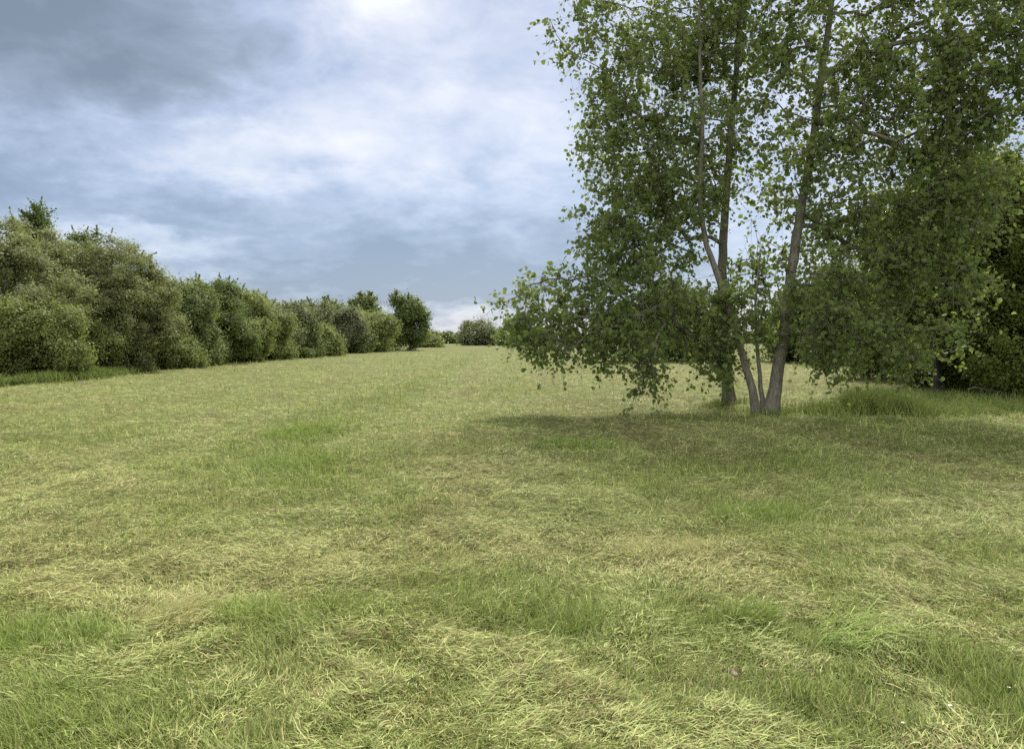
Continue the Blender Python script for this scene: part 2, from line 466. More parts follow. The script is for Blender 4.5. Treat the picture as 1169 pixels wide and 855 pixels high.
def tuft(name, label, px, py, nb, spread, hgt, cols, seed, wid=0.0042, lean0=0.15, az0=None, group='uncut grass tufts in the mown meadow', sy=None, lsd=0.3):
    r = np.random.RandomState(seed)
    c = on_ground(px, py); c[2] = gh(c[0], c[1])
    qa, qr = r.uniform(0, 2 * math.pi, nb), np.sqrt(r.rand(nb)) ** 1.2 * 1.6
    x = c[0] + np.cos(qa) * qr * spread; y = c[1] + np.sin(qa) * qr * (sy or spread * 0.7)
    ok = fbm(x * 7 + seed, y * 7, seed, 3) > 0.40
    x, y = x[ok], y[ok]; nb = len(x)
    hgt = hgt * 1.45; wid = wid * 1.2
    base = np.stack([x, y, gh(x, y) - 0.005], 1)
    azz = r.uniform(0, 2 * math.pi, nb) if az0 is None else r.normal(az0, 0.5, nb)
    V, Fq = blades(base, azz, np.abs(r.normal(lean0, lsd, nb)), hgt * r.uniform(0.45, 1.1, nb), wid * r.uniform(0.7, 1.3, nb),
                   r.uniform(0.1, 0.75, nb), r.normal(0, 0.3, nb), r, 3)
    cc = mixc(np.tile(np.array(cols[0]), (nb, 1)), np.array(cols[1])[None], r.rand(nb)) * r.uniform(0.8, 1.2, nb)[:, None]
    o = mesh_obj(name, V, [Fq], M_BLADE, face_col=np.repeat(cc, 3, 0), loc=c)
    o.location = c
    return tag(o, label, 'grass tuft', group)

GREENS = (C_FRESH * 1.0, C_FRESH * 1.25 + 0.03); STRAWS = (C_STRAW, C_PALE)
tuft('grass_tuft', 'bright green leaning tuft of long grass at right foreground', 965, 735, 300, .16, .34, (np.array([.16, .245, .042]), np.array([.25, .33, .085])), 1, .0062, .95, -0.55)
tuft('grass_tuft', 'upright yellow green tuft left of the long leaning tuft', 848, 712, 600, .13, .15, GREENS, 2)
tuft('grass_tuft', 'small green tuft in the middle of the foreground', 642, 722, 380, .09, .12, GREENS, 3)
tuft('grass_tuft', 'wide green tuft at the left edge of the foreground', 55, 738, 1100, .26, .14, GREENS, 4)
tuft('grass_tuft', 'pale straw tuft beside the wide green tuft on the left', 195, 708, 700, .16, .15, STRAWS, 5, .004, .4, 0.7)
tuft('grass_tuft', 'mixed green and straw tuft right of the pale straw tuft', 298, 702, 700, .17, .13, (C_PALE, C_FRESH * 1.1), 6)
tuft('grass_tuft', 'dry blond tuft in the mown grass right of centre', 765, 630, 800, .26, .12, (C_STRAW * .9, C_PALE), 7, .005)
tuft('grass_tuft', 'low green tuft in front of the shaded grass', 868, 592, 800, .28, .14, GREENS, 8, .005)
tuft('grass_tuft', 'dark green tuft on the green strip left of centre', 345, 497, 1100, .42, .15, GREENS, 14, .009, sy=.5)
tuft('grass_tuft', 'green tuft nearer the camera on the green strip', 330, 533, 700, .36, .15, GREENS, 10, .007)
tuft('grass_tuft', 'green tuft beside the pinkish dry patch before the tree', 660, 512, 700, .45, .14, GREENS, 11, .008)

def sward(name, label, boxes, seed, hgt, wid, cols, cat='grass'):
    r = np.random.RandomState(seed)
    P, L = [], []
    for (x0, y0, x1, y1, half, nb, hh) in boxes:
        s = r.rand(nb); q = r.normal(0, half, nb)
        dv = np.array([x1 - x0, y1 - y0]); ln = np.hypot(*dv); nv = np.array([-dv[1], dv[0]]) / max(ln, 1e-6)
        x = x0 + dv[0] * s + nv[0] * q; y = y0 + dv[1] * s + nv[1] * q
        ok = fbm(x * 0.9, y * 0.9, seed, 3) > 0.40
        x, y = x[ok], y[ok]
        P.append(np.stack([x, y, gh(x, y) - 0.01], 1)); L.append(hh * (0.35 + 0.9 * fbm(x * 0.5, y * 0.5, seed + 5, 2)) * r.uniform(0.5, 1.1, len(x)))
    P = np.concatenate(P); L = np.concatenate(L); nb = len(P)
    dist = np.hypot(P[:, 0], P[:, 1])
    V, Fq = blades(P, r.uniform(0, 6.28, nb), np.abs(r.normal(0.1, 0.22, nb)), L * hgt, wid * np.maximum(1, dist / 14) * r.uniform(.7, 1.3, nb),
                   r.uniform(0.05, 0.5, nb), r.normal(0, 0.3, nb), r, 3)
    cc = mixc(np.tile(np.array(cols[0]), (nb, 1)), np.array(cols[1])[None], r.rand(nb) ** 1.6) * r.uniform(0.75, 1.2, nb)[:, None]
    return tag(mesh_obj(name, V, [Fq], M_BLADE, face_col=np.repeat(cc, 3, 0)), label, cat, None, 'stuff')

r = np.random.RandomState(17)
cxy = []
for (px, py, sxm, nbk) in ((60, 800, .75, 2600), (160, 760, .5, 1500), (1100, 815, .6, 2400), (1000, 800, .6, 1200), (480, 830, .5, 700), (640, 740, .4, 500), (860, 730, .5, 900)):
    g0 = on_ground(px, py)
    cxy.append(np.stack([g0[0] + r.normal(0, sxm, nbk), g0[1] + r.normal(0, sxm * .55, nbk)], 1))
cxy = np.concatenate(cxy); cxy = cxy[fbm(cxy[:, 0] * 3, cxy[:, 1] * 3, 19, 3) > .47]; nl = len(cxy)
CL = np.stack([cxy[:, 0], cxy[:, 1], gh(cxy[:, 0], cxy[:, 1]) + r.uniform(.012, .05, nl)], 1)
nr = np.stack([r.normal(0, .35, nl), r.normal(0, .35, nl), np.ones(nl)], 1); nr /= np.linalg.norm(nr, axis=1, keepdims=True)
ax = np.cross(nr, r.normal(size=(nl, 3))); ax /= np.linalg.norm(ax, axis=1, keepdims=True)
CLOVER = (CL, ax, nr, r.uniform(.011, .022, nl))
DG = (np.array([.095, .155, .028]), np.array([.24, .25, .08]))
tb = on_ground(880, 476)
sward('tall_grass', 'unmown tall green grass around the poplar trunks',
      [(4.9, 18.6, 6.6, 16.8, .45, 3500, .40), (6.4, 16.9, 10.5, 16.3, .55, 6500, .60), (7.3, 16.9, 8.7, 16.7, .4, 5000, .95),
       (10.0, 17.0, 15.5, 15.6, .8, 7000, .55), (9.5, 19.5, 16, 20.5, 1.0, 6000, .6)], 81, 0.72, .008, DG)
HX = [tuple(on_ground(*q)[:2]) for q in ((-90, 449), (0, 441), (110, 430), (180, 419), (300, 409), (400, 402.5), (452, 400))]
sward('rough_grass', 'rough green grass along the foot of the left hedge',
      [(HX[i][0], HX[i][1], HX[i + 1][0], HX[i + 1][1], .45, 7000, .6) for i in range(6)], 83, 1.0, .012, DG)

# ------------------------------------------------------------------ trees
def tubes(P0, P1, R0, R1, K=5):
    n = len(P0)
    d = unit(P1 - P0)
    ref = np.where(np.abs(d[:, 2:3]) > 0.9, np.array([[1.0, 0, 0]]), np.array([[0, 0, 1.0]]))
    u = unit(np.cross(ref, d)); v = np.cross(d, u)
    V = np.empty((n, 2 * K, 3))
    for k in range(K):
        a = 2 * math.pi * k / K
        o = u * math.cos(a) + v * math.sin(a)
        V[:, k] = P0 + o * R0[:, None]; V[:, K + k] = P1 + o * R1[:, None]
    b = np.arange(n)[:, None] * 2 * K
    Fq = np.concatenate([b + np.array([k, (k + 1) % K, K + (k + 1) % K, K + k]) for k in range(K)], 1).reshape(-1, 4)
    return V.reshape(-1, 3), Fq

def stem_tube(P, R, K=14, seed=0):
    n = len(P)
    d = unit(np.gradient(P, axis=0))
    u = unit(np.cross(np.array([[0.0, 1, 0]]), d)); v = np.cross(d, u)
    V = np.empty((n, K, 3))
    for k in range(K):
        a = 2 * math.pi * k / K
        rr = R * (1 + 0.10 * (vnoise(np.full(n, k * 0.9 + seed * 7.7), P[:, 2] * 1.3, seed) - 0.5))
        V[:, k] = P + (u * math.cos(a) + v * math.sin(a)) * rr[:, None]
    i = np.arange(n - 1)[:, None] * K
    Fq = np.concatenate([i + np.array([k, (k + 1) % K, K + (k + 1) % K, K + k]) for k in range(K)], 1).reshape(-1, 4)
    return V.reshape(-1, 3), Fq

def leaf_quads(C, axis, nrm, L, Wd):
    s = unit(np.cross(axis, nrm))
    a = axis * (L * 0.5)[:, None]; b = s * (Wd * 0.5)[:, None]; k = nrm * (Wd * 0.18)[:, None]
    V = np.stack([C - a, C + b + k - a * 0.1, C + a, C - b + k - a * 0.1], 1)
    return V.reshape(-1, 3), np.arange(len(C) * 4).reshape(-1, 4)

def leaf_hex(C, axis, nrm, L, Wd):
    s = unit(np.cross(axis, nrm))
    a = axis * (L * 0.5)[:, None]; b = s * (Wd * 0.5)[:, None]; k = nrm * (Wd * 0.14)[:, None]
    V = np.stack([C - a, C + b * 0.95 + k - a * 0.45, C + b * 0.7 + k + a * 0.35, C + a, C - b * 0.7 + k + a * 0.35, C - b * 0.95 + k - a * 0.45], 1)
    q = np.arange(len(C))[:, None] * 6
    Fq = np.concatenate([q + np.array([0, 1, 2, 3]), q + np.array([0, 3, 4, 5])], 1).reshape(-1, 4)
    return V.reshape(-1, 3), Fq

def sample_blobs(r, blobs, shell=0.55):
    """blobs: (centre, radii, count); points biased to the shell, none deep inside another blob's core"""
    P, B = [], []
    for bi, (c, rad, nb) in enumerate(blobs):
        d = rand_dirs(r, nb)
        q = (shell + (1 - shell) * r.rand(nb)) ** 0.5 if shell else r.rand(nb) ** (1 / 3)
        lump = fbm(d[:, 0] * 2.3 + d[:, 2] * 1.7 + bi * 5.1, d[:, 1] * 2.3 - d[:, 2] * 1.9 + bi * 3.3, 77, 3)
        p = np.array(c) + d * np.array(rad) * (q * (0.70 + 0.62 * lump) * r.uniform(0.9, 1.1, nb))[:, None]
        P.append(p); B.append(np.full(nb, bi))
    return np.concatenate(P), np.concatenate(B)

def connect(stems, pts, r, step=0.3, maxdrop=1.2, rise=0.35):
    """stems: list of (P, R). Grows curved branches from the stems to every point; returns per-stem segment arrays."""
    pos, own, cost = [], [], []
    for si, (P, R) in enumerate(stems):
        ln = np.concatenate([[0], np.cumsum(np.linalg.norm(np.diff(P, axis=0), axis=1))])
        k = np.arange(len(P)) >= max(1, int(len(P) * 0.12))
        pos.append(P[k]); own.append(np.full(k.sum(), si)); cost.append(ln[k] * 0.15)
    pos = list(np.concatenate(pos)); own = list(np.concatenate(own)); cost = list(np.concatenate(cost))
    par = [-1] * len(pos); nst = len(pos)
    order = np.argsort([min(np.linalg.norm(np.array(P) - p, axis=1).min() for P, _ in stems) for p in pts])
    A = np.zeros((nst + len(pts) * 40, 3)); A[:nst] = pos
    Cc = np.zeros(len(A)); Cc[:nst] = cost
    m = nst
    tips = []
    for pi in order:
        p = pts[pi]
        dv = p - A[:m]
        dist = np.linalg.norm(dv, axis=1)
        drop = np.maximum(0, -dv[:, 2] - maxdrop * 0.3)
        sc = dist + 0.35 * Cc[:m] + 1.5 * drop + 0.8 * np.maximum(0, dv[:, 2] - 1.2 * np.hypot(dv[:, 0], dv[:, 1])) * 0.3
        j = int(np.argmin(sc))
        a = A[j]; L = dist[j]
        ns = int(np.clip(math.ceil(L / step), 1, 30))
        c1 = a + (p - a) * 0.45 + np.array([0, 0, rise * L * 0.35]) + r.normal(0, 0.06 * L, 3)
        tq = np.linspace(0, 1, ns + 1)[1:, None]
        path = (1 - tq) ** 2 * a + 2 * tq * (1 - tq) * c1 + tq ** 2 * p
        path[:-1] += r.normal(0, 0.03, (ns, 3))[:-1]
        prev = j
        for q in path:
            A[m] = q; par.append(prev); own.append(own[j]); Cc[m] = Cc[j] + L * (1 if prev != j else 0.5)
            prev = m; m += 1
        tips.append((m - 1, pi))
    A = A[:m]; par = np.array(par); own = np.array(own)
    load = np.zeros(m)
    for t_, _ in tips:
        load[t_] += 1
    for i in range(m - 1, nst - 1, -1):
        if par[i] >= 0:
            load[par[i]] += load[i]
    return A, par, own, load, nst, tips

def make_tree(name, label, cat, base, stems, blobs, group=None, seed=0, leaf=(0.07, 0.055), per=100, spread=0.33, mat=M_POPLAR, bark=M_BARK,
              hexleaf=False, droop=0.3, outw=0.5, shell=0.5, twig_r=0.006, twigs=False, rise=0.35, shoots=0, flat=0.8, keep=None):
    r = np.random.RandomState(seed)
    base = np.array(base, float)
    root = thing(name, label, cat, base, group)
    pts, bid = sample_blobs(r, blobs, shell)
    z0 = gh(pts[:, 0], pts[:, 1]) + spread * 0.45
    pts[:, 2] = np.where(pts[:, 2] < z0, z0 + r.rand(len(pts)) * 0.3, pts[:, 2])
    if keep is not None:
        ok = keep(pts, r)
        pts, bid = pts[ok], bid[ok]
    cen = np.array([b[0] for b in blobs])[bid]
    A, par, own, load, nst, tips = connect(stems, pts, r, rise=rise)
    # leaves
    npt = len(pts)
    cnt = np.maximum(3, (per * r.uniform(0.6, 1.4, npt))).astype(int)
    ci = np.repeat(np.arange(npt), cnt); nl = len(ci)
    rad = spread * r.uniform(0.7, 1.35, npt)
    if twigs:
        NT_ = 7
        td = rand_dirs(r, npt * NT_); td = unit(td + 0.35 * np.repeat(unit(pts - cen), NT_, 0) - np.array([0, 0, droop * 0.6]))
        tl = np.repeat(rad, NT_) * r.uniform(0.7, 1.5, npt * NT_)
        ti = ci * NT_ + r.randint(0, NT_, nl)
        f = r.uniform(0.12, 1.0, nl)
        C = pts[ci] + td[ti] * (tl[ti] * f)[:, None] - np.array([0, 0, 1.0]) * (f ** 2 * tl[ti] * droop * 0.5)[:, None] + r.normal(0, 0.035, (nl, 3))
    else:
        off = r.normal(0, 1, (nl, 3)) * np.array([1, 1, flat])
        off = off * (rad[ci] * 0.55)[:, None]
        C = pts[ci] + off
    outd = unit(C - cen[ci] + 0.4 * (C - pts[ci]))
    if shoots:
        ns_ = shoots; ob = unit(pts - cen) ; srt = np.argsort(-(pts[:, 2] - gh(pts[:, 0], pts[:, 1]) + r.normal(0, 1.2, npt)))[:max(6, npt // 2)]
        pk = srt[r.randint(0, len(srt), ns_)]; sb = pts[pk]; sdv = unit(np.stack([r.normal(0, .45, ns_), r.normal(0, .45, ns_), np.ones(ns_)], 1) + 0.9 * ob[pk]); sl = np.minimum(spread * r.uniform(0.9, 2.6, ns_), 1.1)
        k = max(6, per // 4); si = np.repeat(np.arange(ns_), k); f = r.rand(len(si))
        C2 = sb[si] + sdv[si] * (sl[si] * f)[:, None] + r.normal(0, spread * 0.10, (len(si), 3)) * (1.3 - f)[:, None]
        C = np.concatenate([C, C2]); outd = np.concatenate([outd, unit(sdv[si] * 0.3 + rand_dirs(r, len(si)))]); nl = len(C)
        ci = np.concatenate([ci, r.randint(0, npt, len(si))])
    zz = gh(C[:, 0], C[:, 1]) + 0.02
    C[:, 2] = np.maximum(C[:, 2], zz)
    nrm = unit(outd * outw + rand_dirs(r, nl) * 0.75 + np.array([0, 0, 0.30]))
    ax = unit(rand_dirs(r, nl) - np.array([0, 0, droop]))
    ax = unit(ax - nrm * np.sum(ax * nrm, 1, keepdims=True))
    sz = np.clip(np.exp(r.normal(-0.06, 0.27, nl)), 0.45, 1.6)
    mk = leaf_hex if hexleaf else leaf_quads
    V, Fq = mk(C, ax, nrm, leaf[0] * sz, leaf[1] * sz)
    ct = r.rand(npt)[ci]
    rn = np.clip(0.5 * ct + 0.5 * r.rand(nl), 0, 1)
    mesh_obj('crown', V, [Fq], mat, root, face_attr={'rnd': np.repeat(rn, 2 if hexleaf else 1)}, loc=base)
    # trunks with their branches
    rb = np.minimum(0.055, twig_r * np.sqrt(load) * 1.1)
    for si, (P, R) in enumerate(stems):
        V1, F1 = stem_tube(P, R, 12 if R[0] > 0.04 else 7, si + seed)
        m = (np.arange(len(A)) >= nst) & (own == si)
        ii = np.nonzero(m)[0]
        Vs, Fs = [V1], [F1]
        off = len(V1)
        if len(ii):
            pj = par[ii]
            rp = np.where(pj < nst, rb[ii] * 1.15, rb[pj])
            V2, F2 = tubes(A[pj], A[ii], np.minimum(rp, rb[ii] * 1.6), rb[ii], 5)
            Vs.append(V2); Fs.append(F2 + off); off += len(V2)
        if twigs:
            own_pt = np.zeros(npt, int)
            for t_, pi in tips:
                own_pt[pi] = own[t_]
            kk = np.repeat(own_pt == si, NT_)
            if kk.any():
                p0 = np.repeat(pts, NT_, 0)[kk]; ee = p0 + td[kk] * tl[kk][:, None] - np.array([0, 0, 1.0]) * (tl[kk] * droop * 0.5)[:, None]
                V3, F3 = tubes(p0, ee, np.full(len(p0), twig_r * 0.7), np.full(len(p0), twig_r * 0.3), 3)
                Vs.append(V3); Fs.append(F3 + off)
        mesh_obj('trunk', np.concatenate(Vs), Fs, bark, root, smooth=True, loc=base)
    return root

def polystem(pts, r0, r1, step=0.25, wob=0.008, seed=0, flare=1.45):
    pts = np.array(pts, float)
    ln = np.concatenate([[0], np.cumsum(np.linalg.norm(np.diff(pts, axis=0), axis=1))])
    n = max(4, int(ln[-1] / step))
    # Catmull-Rom-like smoothing through dense interpolation
    s = np.linspace(0, ln[-1], n)
    P = np.stack([np.interp(s, ln, pts[:, k]) for k in range(3)], 1)
    for _ in range(3):
        P[1:-1] = 0.25 * P[:-2] + 0.5 * P[1:-1] + 0.25 * P[2:]
    r = np.random.RandomState(seed)
    P[1:-1] += r.normal(0, wob, (n - 2, 3)) * np.array([1, 1, 0])
    tq = s / ln[-1]
    R = r0 + (r1 - r0) * tq ** 0.9
    R = R * (1 + (flare - 1) * np.exp(-s / 0.28))
    P[0, 2] -= 0.08
    return P, R

def proj(p):
    q = p - np.array([0, 0, CAM_H])
    z = q[:, 1] * math.cos(PITCH) + q[:, 2] * math.sin(PITCH)
    u = -q[:, 1] * math.sin(PITCH) + q[:, 2] * math.cos(PITCH)
    return CX + F_PX * q[:, 0] / z, CY - F_PX * u / z

def clear_of(stems, half, ylo, yhi, prob):
    # branches have been shed along the lower stems: thin the foliage round them on every side
    P = np.concatenate([a[0] for a in stems])
    def keep(pts, r):
        z0, z1 = ylo, yhi
        dd = np.linalg.norm((pts[:, None, :2] - P[None, :, :2]) + 1e3 * (np.abs(pts[:, None, 2:] - P[None, :, 2:]) > 0.4), axis=2).min(1)
        m = (dd < half) & (pts[:, 2] > z0) & (pts[:, 2] < z1)
        return ~(m & (r.rand(len(pts)) < prob))
    return keep

def B(px, py, Y, rx, rz, n, ry=None):
    """blob whose centre shows at photo px,py at depth Y; radii in photo pixels at that depth"""
    k = Y / F_PX
    return (at(px, py, Y), (rx * k, (ry if ry else (rx + rz) * 0.5) * k, rz * k), n)

V, Fq = leaf_hex(CLOVER[0], CLOVER[1], CLOVER[2], CLOVER[3], CLOVER[3] * .85)
tag(mesh_obj('clover', V, [Fq], M_POPLAR, face_attr={'rnd': np.repeat(np.random.RandomState(3).rand(len(CLOVER[0])), 2)}), 'small round clover leaves among the greener foreground grass', 'clover', None, 'stuff')

# --- left poplar (single straight trunk)
YL = 18.6
gb = at(832, 462, YL); gb[2] = 0
stA = polystem([gb, at(829, 400, YL), at(824, 320, YL), at(827, 250, YL), at(833, 170, YL), at(840, 90, YL - .2), at(846, -20, YL - .3), at(850, -150, YL)], .142, .028, seed=1, flare=1.6)
lowL = [at(828, 385, YL), at(790, 360, 17.6), at(735, 352, 16.9), at(680, 345, 16.5), at(640, 352, 16.3)]
LB = [B(625, 350, 16.3, 44, 42, 30), B(606, 370, 16.2, 34, 26, 20), B(655, 376, 16.0, 50, 34, 32), B(690, 340, 16.5, 54, 46, 40), B(705, 392, 16.0, 40, 26, 26), B(738, 424, 15.8, 10, 24, 16),
      B(735, 315, 16.8, 64, 58, 60), B(780, 360, 17.0, 46, 34, 48), B(740, 250, 17.4, 70, 62, 95), B(700, 270, 17.0, 40, 40, 34), B(722, 170, 17.8, 58, 60, 78),
      B(778, 210, 18.0, 62, 70, 78), B(822, 372, 17.2, 46, 42, 74), B(818, 405, 17.3, 22, 18, 12), B(850, 330, 18.0, 26, 40, 14), B(745, 90, 18.2, 66, 60, 80), B(690, 110, 18.0, 34, 40, 20), B(672, 30, 18.0, 40, 34, 24),
      B(780, 20, 18.4, 80, 60, 84), B(720, -40, 18.5, 70, 50, 46), B(830, 60, 18.6, 60, 70, 54), B(820, 150, 18.6, 40, 60, 26), B(840, -70, 18.6, 90, 70, 60), B(845, -170, 18.6, 70, 80, 40)]
make_tree('poplar_tree', 'tall poplar with one straight trunk and low branches sweeping left over the mown field', 'tree', gb, [stA], LB, 'poplars standing in the meadow',
          seed=11, leaf=(.094, .082), per=36, spread=.47, hexleaf=True, droop=0.55, outw=0.25, shell=0.12, twigs=True, twig_r=.0052, rise=0.25, keep=clear_of([stA], 0.6, 3.0, 9.5, .42))

# --- right poplar clump (three stems from one foot)
YR = 17.0
gb2 = at(872, 474, YR); gb2[2] = 0
f1 = at(864, 474, YR); f1[2] = 0
f2 = at(871, 472, YR + .1); f2[2] = 0
f3 = at(880, 472, YR); f3[2] = 0
stB = polystem([f1, at(855, 430, YR), at(843, 390, YR), at(825, 330, YR + .1), at(806, 280, YR + .2), at(797, 220, YR + .3), at(803, 150, YR + .2), at(798, 70, YR), at(800, -20, YR)], .09, .025, seed=2, flare=1.4)
stC = polystem([f2, at(868, 430, YR + .1), at(863, 390, YR + .2), at(862, 340, YR + .2), at(868, 290, YR + .3)], .058, .013, seed=3, flare=1.2)
stD = polystem([f3, at(888, 425, YR), at(899, 352, YR), at(907, 284, YR + .1), at(918, 222, YR + .1), at(925, 180, YR + .2), at(936, 100, YR + .2), at(948, 20, YR + .2), at(955, -90, YR), at(955, -200, YR)], .140, .03, seed=4, flare=1.6)
RB = [B(935, 335, 16.2, 50, 46, 46), B(985, 378, 15.8, 56, 34, 42), B(1045, 388, 15.8, 50, 30, 30), B(935, 395, 16.2, 26, 26, 14), B(960, 415, 16, 20, 14, 6),
      B(1000, 310, 16.3, 66, 50, 52), B(1070, 300, 16.0, 66, 56, 44), B(955, 230, 17.0, 62, 66, 66), B(1030, 225, 16.6, 70, 60, 72), B(1100, 230, 16.0, 50, 50, 40),
      B(890, 150, 17.4, 62, 80, 72), B(960, 130, 17.2, 70, 70, 80), B(1040, 130, 16.8, 72, 66, 78), B(1105, 110, 16.4, 48, 52, 46), B(1130, 60, 16.2, 50, 50, 52), B(1105, 170, 16.4, 56, 50, 50), B(1060, 250, 16.4, 60, 50, 46), B(1140, 130, 16.0, 26, 22, 12), B(1170, 60, 16.0, 40, 50, 34), B(1175, -20, 16.2, 50, 50, 34),
      B(870, 40, 17.6, 80, 60, 72), B(960, 30, 17.4, 90, 66, 92), B(1050, 40, 17.0, 80, 66, 84), B(1130, -20, 16.6, 60, 50, 36), B(875, 270, 17.6, 34, 80, 24), B(870, 365, 17.4, 24, 30, 10),
      B(920, -80, 17.2, 100, 70, 60), B(1020, -80, 17.0, 100, 70, 60), B(960, -190, 17.0, 90, 80, 40), B(800, 120, 17.0, 40, 70, 20), B(795, 10, 17.0, 40, 50, 16)]
make_tree('poplar_tree', 'three stemmed poplar leaning apart from one foot, its crown filling the upper right', 'tree', gb2, [stB, stC, stD], RB, 'poplars standing in the meadow',
          seed=12, leaf=(.094, .082), per=36, spread=.47, hexleaf=True, droop=0.5, outw=0.25, shell=0.12, twigs=True, twig_r=.0052, rise=0.35, keep=clear_of([stA, stB, stD], 0.65, 1.8, 9.5, .42))

# --- shrubs and trees of the hedge, the far field and the wood
def shrub(name, label, cat, px, Y, rw, h, mat, seed, group, lw=1.0, low=True, base_py=None, shoots=110, dens=1.0, trunk_h=0.0, bark=M_DARKBARK, top_w=0.62, leafs=None, per=None, core=0.7):
    r = np.random.RandomState(seed + 500)
    c = at(px, 388, Y); c[2] = 0.0
    x, y = c[0], c[1]
    ls = max(0.075, 0.0021 * Y) * lw if leafs is None else leafs
    blobs = []
    nb = 11 + int(2 * rw)
    area = 0
    hh = h - trunk_h
    for i in range(nb):
        if i == 0:
            bc, br = (x, y, trunk_h + hh * 0.5), (rw * core, rw * core, hh * (0.42 + 0.06 * (core > .8)))
        else:
            a = r.uniform(0, 2 * math.pi); lvl = r.uniform(0.12 if low else 0.3, 0.86)
            wid = rw * (1.0 - (1 - top_w) * lvl ** 1.5 * 1.2)
            d = wid * r.uniform(0.45, 0.84)
            s = rw * r.uniform(0.22, 0.42)
            bz = trunk_h + hh * lvl
            bz = min(bz, h - s * 0.55)
            bc, br = (x + math.cos(a) * d, y + math.sin(a) * d * 0.85, max(bz, trunk_h + s * 0.5)), (s, s, s * r.uniform(0.7, 1.0))
        vol = br[0] * br[2]
        blobs.append([bc, br, vol]); area += vol
    spread = max(0.30, 0.0075 * Y) * 1.05
    ncl = int(2.1 * dens * area * math.pi / (spread * spread))
    ncl = min(max(ncl, 40), 900)
    blobs = [(b[0], b[1], max(3, int(ncl * b[2] / area))) for b in blobs]
    nl_ = per or int(1.15 * (spread * 2) ** 2 / (ls * ls * 0.55) * 1.25)
    stems = []
    for k in range(3 if trunk_h == 0 else 1):
        a = r.uniform(0, 6.28)
        tip = np.array([x + math.cos(a) * rw * 0.3, y + math.sin(a) * rw * 0.3, h * 0.72])
        if trunk_h:
            tip = np.array([x + r.normal(0, .2), y, h * 0.85])
        st = np.array([x + math.cos(a) * 0.15, y + math.sin(a) * 0.15, 0])
        stems.append(polystem([st, (st + tip) / 2 + r.normal(0, 0.12, 3), tip], 0.05 + 0.011 * h, .012, step=0.4, seed=seed + k))
    return make_tree(name, label, cat, (x, y, 0), stems, blobs, group, seed, (ls * 1.25, ls * 0.8), nl_, spread, mat, bark, droop=0.25,
                     outw=0.9, shell=0.55, twig_r=0.006 + 0.00008 * Y, shoots=shoots)

